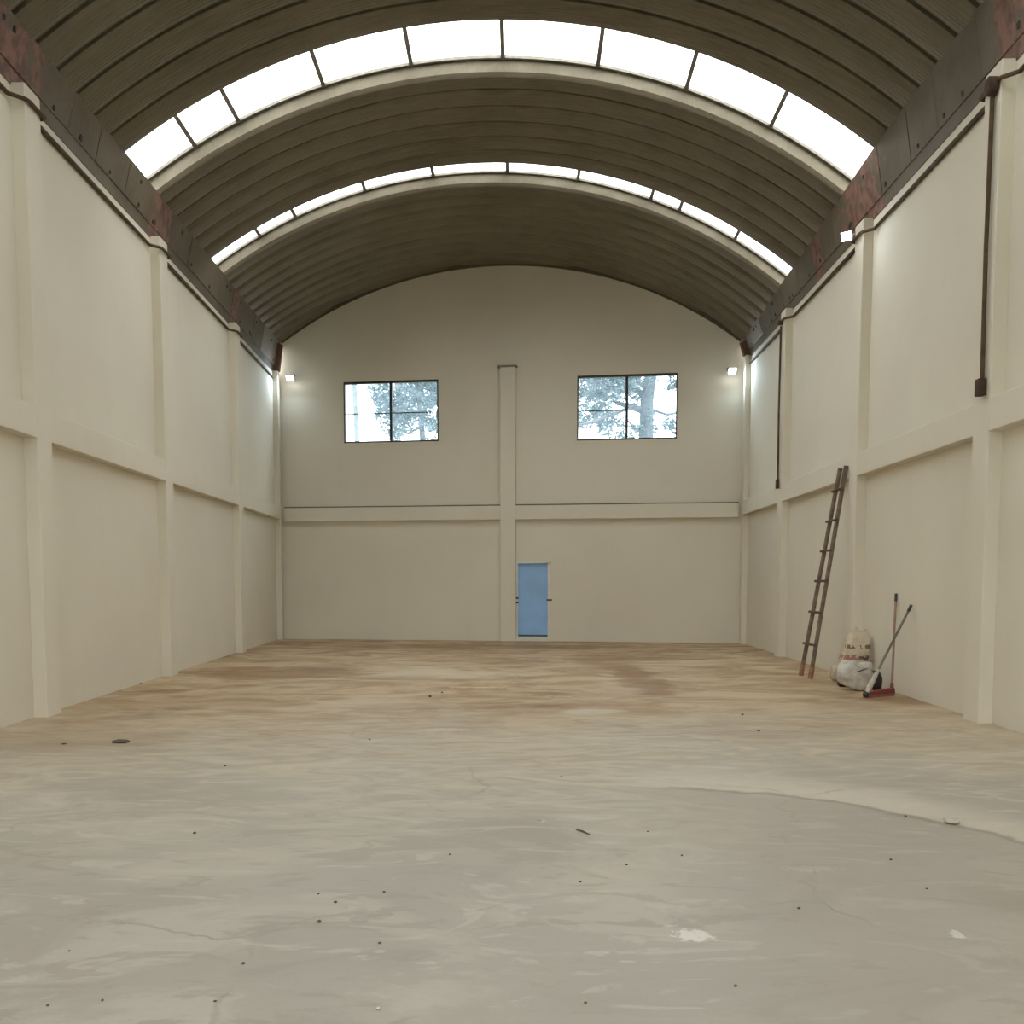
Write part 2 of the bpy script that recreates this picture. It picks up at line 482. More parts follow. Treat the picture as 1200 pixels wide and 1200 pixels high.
# ------------------------------------------------------------------ roof shape
SKEW = 0.2
def spring(y):
    zl = 7.97 + 0.013 * (y - 11.5)
    zr = 8.25 - 0.045 * (y - 15.5)
    zr = min(zr, 8.27)
    return LEFT.p(y, -0.03, zl), RIGHT.p(y, -0.03, zr)
def arc_at(y):
    """circle through both springings and the crown -> (cx, cz, R, angle range)"""
    a, b = spring(y - SKEW)[0], spring(y + SKEW)[1]
    mx = (a.x + b.x) / 2
    crown = Vector((mx, 0, 10.03))
    ax, az, bx, bz, kx, kz = a.x, a.z, b.x, b.z, crown.x, crown.z
    d = 2 * (ax * (bz - kz) + bx * (kz - az) + kx * (az - bz))
    ux = ((ax**2 + az**2) * (bz - kz) + (bx**2 + bz**2) * (kz - az) + (kx**2 + kz**2) * (az - bz)) / d
    uz = ((ax**2 + az**2) * (kx - bx) + (bx**2 + bz**2) * (ax - kx) + (kx**2 + kz**2) * (bx - ax)) / d
    R = math.hypot(ax - ux, az - uz)
    return ux, uz, R, math.atan2(ax - ux, az - uz), math.atan2(bx - ux, bz - uz), a, b
def roof_pt(y, t, r):
    """t = 0 left springing .. 1 right springing, r outwards from the pan"""
    cx, cz, R, t0, t1, a, b = arc_at(y)
    th = t0 + (t1 - t0) * t
    x = cx + (R + r) * math.sin(th)
    z = cz + (R + r) * math.cos(th)
    return Vector((x, y - SKEW + 2 * SKEW * (x - a.x) / (b.x - a.x), z))

ceiling = struct(empty('ceiling', (0, 12, 8)), 'barrel vault roof of arched zinc sheets with milky skylight strips')
DEPTH = 0.24
def roof_panel(y0, y1, left_web=True):
    mb = MB()
    w = y1 - y0
    bow = lambda x: -0.028 * (1 - (2 * x / w - 1) ** 2)      # the pan sags a little into the room
    prof = [(0.0, DEPTH), (0.03, DEPTH), (0.055, 0.04), (0.085, 0.006)]
    for c in (0.22, 0.34, 0.45, 0.55, 0.66, 0.78):
        prof += [(w * c + e, bow(w * c) + h) for e, h in ((-0.02, 0.0), (-0.008, 0.007), (0.008, 0.007), (0.02, 0.0))]
    prof += [(w - 0.085, 0.006), (w - 0.055, 0.04), (w - 0.03, DEPTH), (w, DEPTH)]
    nt_ = 56
    verts = [roof_pt(y0 + dy, -0.012 + 1.024 * i / nt_, r) for i in range(nt_ + 1) for dy, r in prof]
    m = len(prof)
    faces = [(i * m + j, i * m + j + 1, (i + 1) * m + j + 1, (i + 1) * m + j) for i in range(nt_) for j in range(m - 1)]
    mb.add(verts, faces, False)
    o = mb.build('roof_sheet', M_ROOF, ceiling)
    return o
GAPS = [(3.45, 4.9), (9.3, 10.54), (15.5, 16.95), (20.55, 21.5)]
spans = [(Y0, 3.45, 14), (4.9, 9.3, 7), (10.54, 15.5, 8), (16.95, 20.55, 6), (21.5, 28.1, 11)]
for (a, b, n) in spans:
    for i in range(n):
        roof_panel(a + (b - a) * i / n, a + (b - a) * (i + 1) / n)
# skylights: panes between glazing bars
def t_of_px(u, v, y, r):
    best, bt = 1e9, 0
    for i in range(401):
        p = roof_pt(y, i / 400, r) - Vector((0, 0, EYE))
        fw = p.y * CT - p.z * ST
        uu = PX + F * p.x / fw
        if abs(uu - u) < best:
            best, bt = abs(uu - u), i / 400
    return bt
BARS = {2: [228, 279, 379, 482, 590, 700, 805, 903], 3: [304, 346, 428, 508, 595, 678, 762, 797, 861]}
for gi, (a, b) in enumerate(GAPS):
    sky = empty('skylight', (0, (a + b) / 2, 9.9))
    sky.parent = ceiling
    sky.location = Vector((0, (a + b) / 2, 9.9)) - ceiling.location
    r0 = DEPTH + 0.012
    if gi in BARS:
        ts = [-0.004] + [t_of_px(u, 0, b, DEPTH) for u in BARS[gi]] + [1.004]
    else:
        ts = [-0.004] + [i / 9 for i in range(1, 9)] + [1.004]
    Minv = Matrix.Translation(-Vector((0, (a + b) / 2, 9.9)))
    def sub(mb, name, mat):
        o = mb.build(name, mat)
        o.parent = sky
        o.matrix_parent_inverse = Minv
        return o
    for i in range(len(ts) - 1):
        n = max(3, int((ts[i + 1] - ts[i]) * 48))
        m = 10
        verts, faces = [], []
        for q in range(n + 1):
            t = ts[i] + (ts[i + 1] - ts[i]) * q / n
            for j in range(m + 1):
                verts.append(roof_pt(a - 0.03 + (b - a + 0.06) * j / m, t, r0 + (0.012 if j % 2 else 0)))
        faces = [(q * (m + 1) + j, q * (m + 1) + j + 1, (q + 1) * (m + 1) + j + 1, (q + 1) * (m + 1) + j) for q in range(n) for j in range(m)]
        sub(MB().add(verts, faces, True), 'skylight_pane', M_GLAZING)
    for t in ts[1:-1]:
        dt = 0.0028
        mb = MB()
        mb.hexa([roof_pt(a, t - dt, DEPTH - 0.04), roof_pt(a, t + dt, DEPTH - 0.04), roof_pt(b, t + dt, DEPTH - 0.04), roof_pt(b, t - dt, DEPTH - 0.04),
                 roof_pt(a, t - dt, DEPTH + 0.01), roof_pt(a, t + dt, DEPTH + 0.01), roof_pt(b, t + dt, DEPTH + 0.01), roof_pt(b, t - dt, DEPTH + 0.01)])
        sub(mb, 'glazing_bar', M_BAR)
    for yy in (a, b):
        s = 1 if yy == a else -1
        mb = MB()
        nseg = 48
        prof = [(0.0, DEPTH - 0.035), (0.05 * s, DEPTH - 0.035), (0.05 * s, DEPTH + 0.01), (0.0, DEPTH + 0.01)]
        verts = [roof_pt(yy + dy, -0.005 + 1.01 * i / nseg, r) for i in range(nseg + 1) for dy, r in prof]
        faces = [(i * 4 + j, i * 4 + (j + 1) % 4, (i + 1) * 4 + (j + 1) % 4, (i + 1) * 4 + j) for i in range(nseg) for j in range(4)]
        sub(mb.add(verts, faces), 'skylight_frame', M_BAR)
    for i in range(6):
        t = (i + 0.5) / 6
        p, q = roof_pt((a + b) / 2, t, DEPTH + 0.12), roof_pt((a + b) / 2, t, 0)
        wdt = (roof_pt(a, (i + 1) / 6, DEPTH + 0.12) - roof_pt(a, i / 6, DEPTH + 0.12)).length
        portal('daylight_portal', p, wdt if abs((q - p).x) < 9 else wdt, (b - a) + 0.1, q - p)

# ------------------------------------------------------------------ end wall with openings
end = struct(empty('wall_back', ep(-0.2)), 'cream end wall rising into the vault with two windows and a door')
def arch_z(x, y):
    cx, cz, R, t0, t1, a, b = arc_at(y)
    return cz + math.sqrt(max(0.01, (R + 0.02)**2 - (x - cx)**2))
WIN = [(on_px, ) for on_px in ()]
def on_end(u, v):
    d = ray(u, v)
    nx, ny = -EK, 1.0
    k = (nx * LB.x + ny * LB.y) / (nx * d.x + ny * d.y)
    return Vector((0, 0, EYE)) + d * k
def on_end_rec(u, v):
    d = ray(u, v)
    off = ep(0, -REC)
    k = (-EK * off.x + off.y) / (-EK * d.x + d.y)
    return Vector((0, 0, EYE)) + d * k
w1a, w1b = on_end_rec(401.5, 448), on_end_rec(513, 517)
w2a, w2b = on_end_rec(675.5, 440.5), on_end_rec(792, 514)
WIN = [(w1a.x, w1b.x, w1b.z, w1a.z), (w2a.x, w2b.x, w2b.z, w2a.z)]
da, db = on_end_rec(603.5, 658), on_end_rec(643.5, 748)
DOOR = (da.x, db.x, 0.0, da.z)
wall_mb = MB()
XL, XR = LEFT.p(27.5).x - 0.3, RIGHT.p(25.7).x + 0.3
xs = sorted(set([XL, XR] + [q for w in WIN for q in w[:2]] + list(DOOR[:2]) + [XL + (XR - XL) * i / 60 for i in range(61)]))
zs = sorted(set([-0.1, TOP - 0.05] + [q for w in WIN for q in w[2:]] + [DOOR[3]]))
def hole(x, z):
    return any(a < x < b and c < z < d for a, b, c, d in WIN + [(DOOR[0], DOOR[1], -1, DOOR[3])])
for i in range(len(xs) - 1):
    x0, x1 = xs[i], xs[i + 1]
    for j in range(len(zs)):
        z0 = zs[j]
        if j < len(zs) - 1:
            za = zb = zs[j + 1]
        else:
            za, zb = max(z0 + 0.02, arch_z(x0, yend(x0)) + 0.04), max(z0 + 0.02, arch_z(x1, yend(x1)) + 0.04)
        if hole((x0 + x1) / 2, (z0 + min(za, zb)) / 2):
            continue
        f0, f1, b0, b1 = ep(x0, -REC), ep(x1, -REC), ep(x0, -REC - 0.2), ep(x1, -REC - 0.2)
        V = lambda p, z: (p.x, p.y, z)
        k = [V(f0, z0), V(f1, z0), V(f1, zb), V(f0, za), V(b0, z0), V(b1, z0), V(b1, zb), V(b0, za)]
        fs = [(0, 1, 2, 3), (5, 4, 7, 6)]
        xm_l, xm_r, zm = x0 - 0.01, x1 + 0.01, (z0 + za) / 2
        if hole(xm_l, zm): fs.append((4, 0, 3, 7))
        if hole(xm_r, zm): fs.append((1, 5, 6, 2))
        if hole((x0 + x1) / 2, z0 - 0.01): fs.append((4, 5, 1, 0))
        if hole((x0 + x1) / 2, za + 0.01): fs.append((3, 2, 6, 7))
        wall_mb.add(k, fs)
wall_mb.build('wall_panel', M_PAINT, end)
def eslab(x0, x1, n0, n1, z0, z1):
    return MB().hexa([ep(x0, n1, z0), ep(x1, n1, z0), ep(x1, n0, z0), ep(x0, n0, z0), ep(x0, n1, z1), ep(x1, n1, z1), ep(x1, n0, z1), ep(x0, n0, z1)])
pc0, pc1 = on_end(586, 500).x, on_end(604, 500).x
eslab(pc0, pc1, -REC - 0.01, 0, -0.02, 7.30).build('pilaster', M_PAINT, end, 0.012)
eslab(pc0 - 0.06, pc1 + 0.03, -REC - 0.01, 0.012, 7.30, 7.345).build('pilaster_top_edge', simple('dark_brown_edge', (0.20, 0.165, 0.115), 0.9), end)  # dark brown strip along the pilaster's top edge
M_DUST = simple('dark_ledge_dust', (0.16, 0.125, 0.085), 0.9)
for (x0, x1) in ((XL + 0.35, pc0), (pc1, XR - 0.35)):
    eslab(x0, x1, -REC - 0.01, -0.005, BEAM0 - 0.05, BEAM1 - 0.05).build('tie_beam', M_PAINT, end, 0.01)
    eslab(x0, x1, -REC - 0.005, -0.02, BEAM1 - 0.05, BEAM1 - 0.02).build('ledge_dust', M_DUST, end)

def junction_pt(t, r, n_):
    y = 26.5
    for _ in range(8):
        p = roof_pt(y, t, r)
        y += ep(p.x, n_).y - p.y
    return roof_pt(y, t, r)
fls = MB()
nf = 60
ring = [(-0.065, -REC), (-0.065, -REC + 0.05), (0.06, -REC + 0.05), (0.06, -REC)]
vv = [junction_pt(0.004 + 0.992 * i / nf, r_, n_) for i in range(nf + 1) for r_, n_ in ring]
fls.add(vv, [(i * 4 + k, i * 4 + (k + 1) % 4, (i + 1) * 4 + (k + 1) % 4, (i + 1) * 4 + k) for i in range(nf) for k in range(4)])
fls.build('arch_flashing', simple('dark_arch_flashing', (0.10, 0.082, 0.055), 0.7), ceiling)

# windows
for wi, (x0, x1, z0, z1) in enumerate(WIN):
    r = struct(empty('window_%d' % (wi + 1), ep((x0 + x1) / 2, -REC, z0)), ['dark framed window of two panes with a pole and leaves outside', 'dark framed window of two panes filled by a tree outside'][wi])
    fr = MB()
    for (a, b, c, d) in ((x0, x1, z0, z0 + 0.04), (x0, x1, z1 - 0.06, z1), (x0, x0 + 0.035, z0 + 0.04, z1 - 0.06), (x1 - 0.035, x1, z0 + 0.04, z1 - 0.06)):
        s = eslab(a, b, -REC - 0.10, -REC + 0.005, c, d)
        fr.add(s.v, s.f)
    fr.build('window_frame', M_DARK, r)
    xm = (x0 + x1) / 2
    eslab(xm - 0.035, xm + 0.035, -REC - 0.09, -REC - 0.01, z0 + 0.05, z1 - 0.06).build('mullion', M_DARK, r)
    zt = z0 + (z1 - z0) * (0.48 if wi == 0 else 0.46)
    M_THIN = M_DARK
    cols = ((x0 + 0.045, xm - 0.035), (xm + 0.035, x1 - 0.045))
    for ci, (a, b) in enumerate(cols):
        if not (wi == 1 and ci == 1):
            eslab(a, b, -REC - 0.075, -REC - 0.045, zt - 0.012, zt + 0.012).build('muntin', M_THIN, r)
        eslab(a, b, -REC - 0.064, -REC - 0.058, z0 + 0.05, z1 - 0.06).build('pane', M_GLASS, r)
    portal('window_portal', ep(xm, -REC - 0.3, (z0 + z1) / 2), x1 - x0, z1 - z0, ep(xm, 1) - ep(xm, 0))

# door
x0, x1, _, z1 = DOOR
door = struct(empty('door_1', ep((x0 + x1) / 2, -REC, 0)), 'sky blue steel door in a cream frame on the end wall')
fr = MB()
for (a, b, c, d) in ((x0 - 0.01, x0 + 0.055, 0, z1), (x1 - 0.065, x1 + 0.01, 0, z1), (x0 - 0.01, x1 + 0.01, z1 - 0.05, z1 + 0.015)):
    s = eslab(a, b, -REC - 0.12, -REC + 0.03, c, d)
    fr.add(s.v, s.f)
fr.build('door_frame', M_PAINT_WHITE, door)
leaf = eslab(x0 + 0.055, x1 - 0.065, -REC - 0.12, -REC - 0.07, 0.17, z1 - 0.05).build('door_leaf', M_DOOR, door)
eslab(x0 + 0.055, x1 - 0.065, -REC - 0.14, -REC - 0.065, 0.12, 0.17).build('threshold_shade', M_DOORSHADE, door)  # dark strip painted as the threshold shadow below the leaf
eslab(x0 - 0.01, x1 + 0.01, -REC - 0.14, -REC + 0.06, 0.0, 0.12).build('door_sill', M_PAINT_WHITE, door)
for z in (1.05, 1.17):
    eslab(x0 - 0.03, x0 + 0.07, -REC - 0.02, -REC + 0.05, z - 0.025, z + 0.02).build('hinge', M_BOX, door)
eslab(x1 - 0.09, x1 + 0.05, -REC - 0.02, -REC + 0.055, 1.10, 1.14).build('latch', M_BOX, door)

# wall behind the viewpoint with the wide entrance gate standing open
fw_ = struct(empty('wall_front', (0, Y0, 0)), 'entrance wall with a wide open gateway')
xl, xr = LEFT.p(Y0).x - 0.3, RIGHT.p(Y0).x + 0.3
GX0, GX1, GZ = -2.7, 2.7, 4.7
for (a, b, c, d) in ((xl, GX0, -0.1, 8.0), (GX1, xr, -0.1, 8.0), (GX0, GX1, GZ, 8.0)):
    MB().box(a, b, Y0 - 0.2, Y0, c, d).build('wall_panel', M_PAINT, fw_)
n = 24
for i in range(n):
    a, b = xl + (xr - xl) * i / n, xl + (xr - xl) * (i + 1) / n
    za, zb = max(8.02, arch_z(a, Y0)), max(8.02, arch_z(b, Y0))
    MB().hexa([(a, Y0 - 0.2, 8), (b, Y0 - 0.2, 8), (b, Y0, 8), (a, Y0, 8), (a, Y0 - 0.2, za + 0.3), (b, Y0 - 0.2, zb + 0.3), (b, Y0, zb + 0.3), (a, Y0, za + 0.3)]).build('gable_panel', M_PAINT, fw_)
portal('gate_portal', (0, Y0 - 0.3, GZ / 2), GX1 - GX0, GZ, (0, 1, 0))

# ------------------------------------------------------------------ gutters along the springings
rnd = random.Random(4)
for key, side, nm in (('L', LEFT, 'trim_1'), ('R', RIGHT, 'trim_2')):
    g = struct(empty(nm, side.p(12, -0.1, 7.4)), 'stained sheet metal gutter between the side wall and the vault')
    ye = yend(side.p(26).x) - 0.02
    def zr(y):
        s = spring(y)
        return (s[0] if key == 'L' else s[1]).z
    # plain lower lip
    lip = MB()
    lip.hexa([side.p(Y0, -0.24, TOP), side.p(Y0, -0.15, TOP), side.p(ye, -0.15, TOP), side.p(ye, -0.24, TOP),
              side.p(Y0, -0.24, TOP + 0.2), side.p(Y0, -0.135, TOP + 0.2), side.p(ye, -0.135, TOP + 0.2), side.p(ye, -0.24, TOP + 0.2)])
    lip.build('gutter_lip', M_GUTTERS[key], g)
    y = Y0
    k = 0
    while y < ye - 0.05:
        L = rnd.uniform(0.95, 1.35)
        y2 = min(ye, y + L)
        if ye - y2 < 0.4: y2 = ye
        off = rnd.uniform(0, 0.012)
        ym = (y + y2) / 2
        mat = M_GUTTERS[key]
        if ym > ye - 2.2: mat = M_ZINC
        zb = TOP + 0.19
        mb = MB()
        # folded plate: bottom return, face, top hook
        prof = [(-0.20, zb), (-0.125 + off, zb), (-0.008 + off, None), (-0.04 + off, None), (-0.20, None)]
        va = [side.p(y + 0.004, n_, (zz if zz is not None else zr(y) + 0.01)) for n_, zz in prof]
        vb = [side.p(y2 - 0.004, n_, (zz if zz is not None else zr(y2) + 0.01)) for n_, zz in prof]
        m = len(prof)
        mb.add(va + vb, [(j, (j + 1) % m, m + (j + 1) % m, m + j) for j in range(m)] + [tuple(range(m))[::-1], tuple(range(m, 2 * m))])
        pl = mb.build('gutter_plate', mat, g)
        # punched slots, their inner shade painted as small near-black boxes
        for q in range(rnd.choice((1, 1, 2))):
            yy = rnd.uniform(y + 0.15, y2 - 0.15)
            f = rnd.choice((0.12, 0.15, 0.75))
            zz = zb + (zr(yy) - zb) * f
            nn_ = -0.125 + off + 0.117 * f
            s = rnd.uniform(0.02, 0.034)
            h = MB().hexa([side.p(yy - s, nn_ - 0.02, zz - s), side.p(yy - s, nn_ + 0.004, zz - s), side.p(yy + s, nn_ + 0.004, zz - s), side.p(yy + s, nn_ - 0.02, zz - s),
                           side.p(yy - s, nn_ - 0.02, zz + s), side.p(yy - s, nn_ + 0.016, zz + s), side.p(yy + s, nn_ + 0.016, zz + s), side.p(yy + s, nn_ - 0.02, zz + s)]).build('slot_shade', M_SLOTSHADE)
            h.parent = pl
            h.matrix_parent_inverse = Matrix.Identity(4)
        y = y2
        k += 1
    # end cap against the end wall
    cap = MB().hexa([side.p(ye - 0.12, -0.2, TOP + 0.02), side.p(ye - 0.12, 0.0, TOP + 0.02), side.p(ye - 0.02, 0.02, TOP + 0.02), side.p(ye - 0.02, -0.2, TOP + 0.02),
                     side.p(ye - 0.12, -0.2, zr(ye)), side.p(ye - 0.12, 0.10, zr(ye) - 0.1), side.p(ye - 0.02, 0.12, zr(ye) - 0.1), side.p(ye - 0.02, -0.2, zr(ye))])
    cap.build('gutter_end_plate', simple('rust_brown_plate', (0.17, 0.085, 0.06), 0.6), g)

# ------------------------------------------------------------------ conduits
def jog_path(side, ys, z, y_start, y_end, clear=0.035):
    pts = [side.p(y_start, -REC + clear, z)]
    for y in ys:
        if not (y_start + 0.3 < y < y_end - 0.3): continue
        pts += [side.p(y - PW / 2 - 0.16, -REC + clear, z), side.p(y - PW / 2 - 0.03, clear - 0.02, z), side.p(y - PW / 2 + 0.03, clear, z),
                side.p(y + PW / 2 + 0.02, clear, z), side.p(y + PW / 2 + 0.05, clear - 0.04, z), side.p(y + PW / 2 + 0.06, -REC + clear, z)]
    pts.append(side.p(y_end, -REC + clear, z))
    return pts
yeL, yeR = yend(LEFT.p(27).x) - 0.24, yend(RIGHT.p(25).x) - 0.24
cl = MB().tube(jog_path(LEFT, PIL['L'], 7.16, Y0 + 0.2, yeL), 0.024, 8, smooth=True).build('conduit', M_PIPE, origin=LEFT.p(12, -0.1, 7.16))
tag(cl, 'brown conduit running along the top of the wall opposite the ladder', 'pipe')
cr = empty('conduit', RIGHT.p(12, -0.1, 7.14))
MB().tube(jog_path(RIGHT, PIL['R'], 7.14, Y0 + 0.2, yeR), 0.024, 8, smooth=True).build('run_pipe', M_PIPE, cr)
for (jy, jn, jr) in ((11.36, 0.04, 0.10), (21.38, 0.035, 0.05)):
    MB().tube([RIGHT.p(jy, jn - 0.03, 7.12), RIGHT.p(jy, jn, 7.12), RIGHT.p(jy, jn + 0.055, 7.12), RIGHT.p(jy, jn + 0.065, 7.12)], [jr, jr, jr, jr * 0.6], 20).build('junction_box', M_BOX, cr)
tag(cr, 'brown conduit running along the top of the wall with the ladder', 'pipe')
# drops to boxes
def drop(y, n, ztop, zbot, label, box, lean=0.0, r=0.022):
    base = RIGHT.p(y + lean, n, zbot)
    t = empty('conduit_drop', base)
    MB().tube([RIGHT.p(y, n, ztop), RIGHT.p(y + lean * 0.5, n + 0.01, (ztop + zbot) / 2), RIGHT.p(y + lean, n, zbot + box[2] * 0.9)], r, 8).build('drop_pipe', M_PIPE, t)
    bx, by, bz = box
    mb = slab(MB(), RIGHT, y + lean - by, y + lean + by, n - bx * 0.5, n + bx, zbot, zbot + bz)
    mb.build('switch_box', M_BOX, t, 0.008)
    tag(t, label, 'pipe')
    return t
drop(11.36, 0.04, 7.02, 3.74, 'thick brown pipe hanging down the pilaster nearest the brooms to a dark square box', (0.06, 0.06, 0.19), 0.0, 0.026)
drop(21.38, 0.035, 7.04, 3.62, 'thin brown pipe hanging down the pilaster between ladder and end wall to a small box', (0.04, 0.05, 0.2), 0.0, 0.022)

# ------------------------------------------------------------------ flood lights
def flood(loc, aim, label, watts, r=0.10):
    t = empty('flood_light', loc)
    q = Vector(aim).normalized()
    rot = q.to_track_quat('-Z', 'Y').to_matrix().to_4x4()
    def piece(mb, name, mat, bev=0):
        o = mb.build(name, mat, bevel=bev)
        o.parent = t
        o.matrix_local = rot
        return o
    mb = MB().hexa([(-r, -r * .8, 0), (r, -r * .8, 0), (r, r * .8, 0), (-r, r * .8, 0), (-r * .6, -r * .45, 0.09), (r * .6, -r * .45, 0.09), (r * .6, r * .45, 0.09), (-r * .6, r * .45, 0.09)])
    piece(mb, 'lamp_housing', M_LAMP, 0.008)
    m, nt, b = new_mat('lit_lamp_lens')
    b.inputs['Emission Color'].default_value = (0.92, 0.96, 1, 1)
    b.inputs['Emission Strength'].default_value = 6.0
    b.inputs['Base Color'].default_value = (0.9, 0.9, 0.9, 1)
    mb = MB().hexa([(-r * .9, -r * .7, -0.02), (r * .9, -r * .7, -0.02), (r * .9, r * .7, -0.02), (-r * .9, r * .7, -0.02), (-r * .95, -r * .75, 0.0), (r * .95, -r * .75, 0.0), (r * .95, r * .75, 0.0), (-r * .95, r * .75, 0.0)])
    piece(mb, 'lamp_lens', m)
    mb = MB().tube([(-r * 1.05, 0, 0.03), (-r * 1.05, 0, 0.15), (r * 1.05, 0, 0.15), (r * 1.05, 0, 0.03)], 0.01, 6)
    piece(mb, 'lamp_bracket', M_LAMP)
    ld = bpy.data.lights.new('flood_light_beam', 'AREA')
    ld.shape = 'DISK'
    ld.size = r * 1.6
    ld.energy = watts
    ld.color = (0.58, 0.80, 1.0)
    lo = bpy.data.objects.new('flood_light_beam', ld)
    COL.objects.link(lo)
    lo.parent = t
    lo.matrix_local = rot @ Matrix.Translation((0, 0, -0.03))
    tag(t, label, 'lamp')
    return t
pA = on_end(341, 444); pB = on_end(857, 436)
flood(pA + Vector((0, -0.12, 0)), (-0.15, -1, -0.75), 'lit white flood light in the corner beside the window with the pole outside', 1.6)
flood(pB + Vector((0, -0.12, 0)), (0.1, -1, -0.75), 'lit white flood light in the corner beside the tree-filled window', 1.6)
pC = at_depth(992, 277, 16.05)
flood(pC, (-0.6, -0.8, -0.45), 'lit white flood light at the top of the pilaster above the ladder', 0.5, 0.085)

# ------------------------------------------------------------------ ladder
M_WOOD = simple('weathered_ladder_wood', (0.17, 0.125, 0.09), 0.8, var=0.3, scale=9)
M_RUNG = simple('dark_rung_wood', (0.105, 0.07, 0.05), 0.8, var=0.3)
M_FOOT = simple('rust_red_ladder_foot', (0.34, 0.16, 0.095), 0.8, var=0.25)
f1, f2 = on_floor(938.5, 792), on_floor(949.5, 795.5)
def side_hit(side, u, v, n):
    o = side.p(12, n); nn = side.n
    d = ray(u, v)
    k = nn.dot(o - Vector((0, 0, EYE))) / nn.dot(d)
    return Vector((0, 0, EYE)) + d * k
t1, t2 = side_hit(RIGHT, 984.5, 549, 0.03), side_hit(RIGHT, 991.5, 546, 0.03)
lad = empty('ladder', (f1 + f2) / 2)
for a, b in ((f1, t1), (f2, t2)):
    d = b - a
    MB().tube([a + d * 0.052, a + d * 0.5, b], [0.037, 0.036, 0.038], 10).build('rail', M_WOOD, lad)
    MB().tube([a + Vector((0, 0, 0.005)), a + d * 0.03, a + d * 0.056], [0.043, 0.045, 0.041], 10).build('rail_foot', M_FOOT, lad)
for v in (574.5, 610, 645, 680.5, 717, 755):
    k = (793.5 - v) / (793.5 - 547.5)
    a, b = f1 + (t1 - f1) * k, f2 + (t2 - f2) * k
    d = (b - a).normalized()
    off = (RIGHT.n) * 0.035 + Vector((0, 0, 0.01))
    MB().tube([a - d * 0.09 + off, b + d * 0.09 + off], 0.021, 8).build('rung', M_RUNG, lad)
tag(lad, 'narrow weathered wooden ladder leaning against the tie beam', 'ladder')

# ------------------------------------------------------------------ sacks by the wall
def blob(cx, rx, ry, rz, seed, nu=28, nv=18, e=0.75, wr=0.05, base_flat=True):
    """a stuffed bag: superellipsoid with folds, flat underneath; centred on cx with its bottom at z=0"""
    rn = random.Random(seed)
    ph = [(rn.uniform(0, 6.28), rn.uniform(0, 6.28), rn.choice((2, 3, 4, 5)), rn.choice((2, 3, 4, 5, 6))) for _ in range(6)]
    sp = lambda a, p: math.copysign(abs(a) ** p, a)
    verts, faces = [], []
    for j in range(nv + 1):
        b = -math.pi / 2 + math.pi * j / nv
        for i in range(nu):
            a = 2 * math.pi * i / nu
            w = 1 + wr * sum(math.sin(q[2] * a + q[0]) * math.sin(q[3] * b + q[1]) for q in ph) / 2
            x = rx * sp(math.cos(b), e) * sp(math.cos(a), e) * w
            y = ry * sp(math.cos(b), e) * sp(math.sin(a), e) * w
            z = rz * sp(math.sin(b), e) * w + rz
            if base_flat: z = max(z, 0.0)
            verts.append(Vector((x, y, z)))
    for j in range(nv):
        for i in range(nu):
            faces.append((j * nu + i, j * nu + (i + 1) % nu, (j + 1) * nu + (i + 1) % nu, (j + 1) * nu + i))
    return verts, faces
def sack_print():
    m, nt, b = new_mat('printed_beige_sack')
    tc = N(nt, 'ShaderNodeTexCoord')
    sep = N(nt, 'ShaderNodeSeparateXYZ')
    nt.links.new(tc.outputs['Object'], sep.inputs[0])
    Z = sep.outputs[2]
    base = mixc(nt, ramp(nt, noise(nt, coords(nt), 9, 4), 0.35, 0.65), (0.50, 0.42, 0.295), (0.60, 0.515, 0.38))
    c = base
    for (z0, z1, col, sc, lo) in ((0.575, 0.65, (0.10, 0.05, 0.04), 16, 0.50), (0.40, 0.49, (0.36, 0.12, 0.09), 15, 0.47), (0.385, 0.47, (0.06, 0.04, 0.035), 8, 0.60)):
        band = math_n(nt, 'MULTIPLY', ramp(nt, Z, z0, z0 + 0.012), ramp(nt, Z, z1 - 0.012, z1, 1, 0))
        ink = ramp(nt, noise(nt, coords(nt, (1, 1, 0.6), loc=(z0 * 9, 0, 0)), sc, 1), lo, lo + 0.03)
        c = mixc(nt, math_n(nt, 'MULTIPLY', math_n(nt, 'MULTIPLY', band, ink), 0.85), c, col)
    nt.links.new(c, b.inputs['Base Color'])
    b.inputs['Roughness'].default_value = 0.75
    bump(nt, b, noise(nt, coords(nt), 14, 4), 0.5, 0.02)
    return m
M_SACK = sack_print()
M_WHITESACK = simple('grubby_white_woven_plastic', (0.52, 0.49, 0.43), 0.6, var=0.2, scale=7, bmp=0.6)
M_BLACKBAG = simple('black_plastic', (0.025, 0.021, 0.018), 0.4, var=0.3, bmp=0.3)
M_PALE = simple('pale_dusty_bag', (0.55, 0.49, 0.38), 0.7, var=0.12)

# upright printed sack
p = on_floor(1000, 803)
t = empty('printed_sack', p)
v, f = blob(0, 0.205, 0.13, 0.415, 3, e=0.55, wr=0.05)
v = [Vector((q.x * (1.08 - 0.22 * max(0, q.z - 0.35)) + 0.07 * (q.z / 0.88) + (0.03 if q.z > 0.5 else -0.02) * 0.6, q.y + 0.12 * (q.z / 0.88), q.z)) for q in v]
o = MB().add(v, f, True).build('sack_body', M_SACK); o.parent = t
for (ex, ez, s) in ((0.06, 0.865, 0.028), (0.205, 0.84, 0.035)):
    o = MB().tube([(ex, 0.12, ez - 0.08), (ex + 0.008, 0.12, ez), (ex + 0.012, 0.12, ez + 0.05)], [s * 1.8, s, s * 0.35], 10).build('sack_ear', M_SACK if ex > 0.1 else M_PALE); o.parent = t
tag(t, 'upright beige sack with dark and red print propped in the pilaster corner', 'sack')
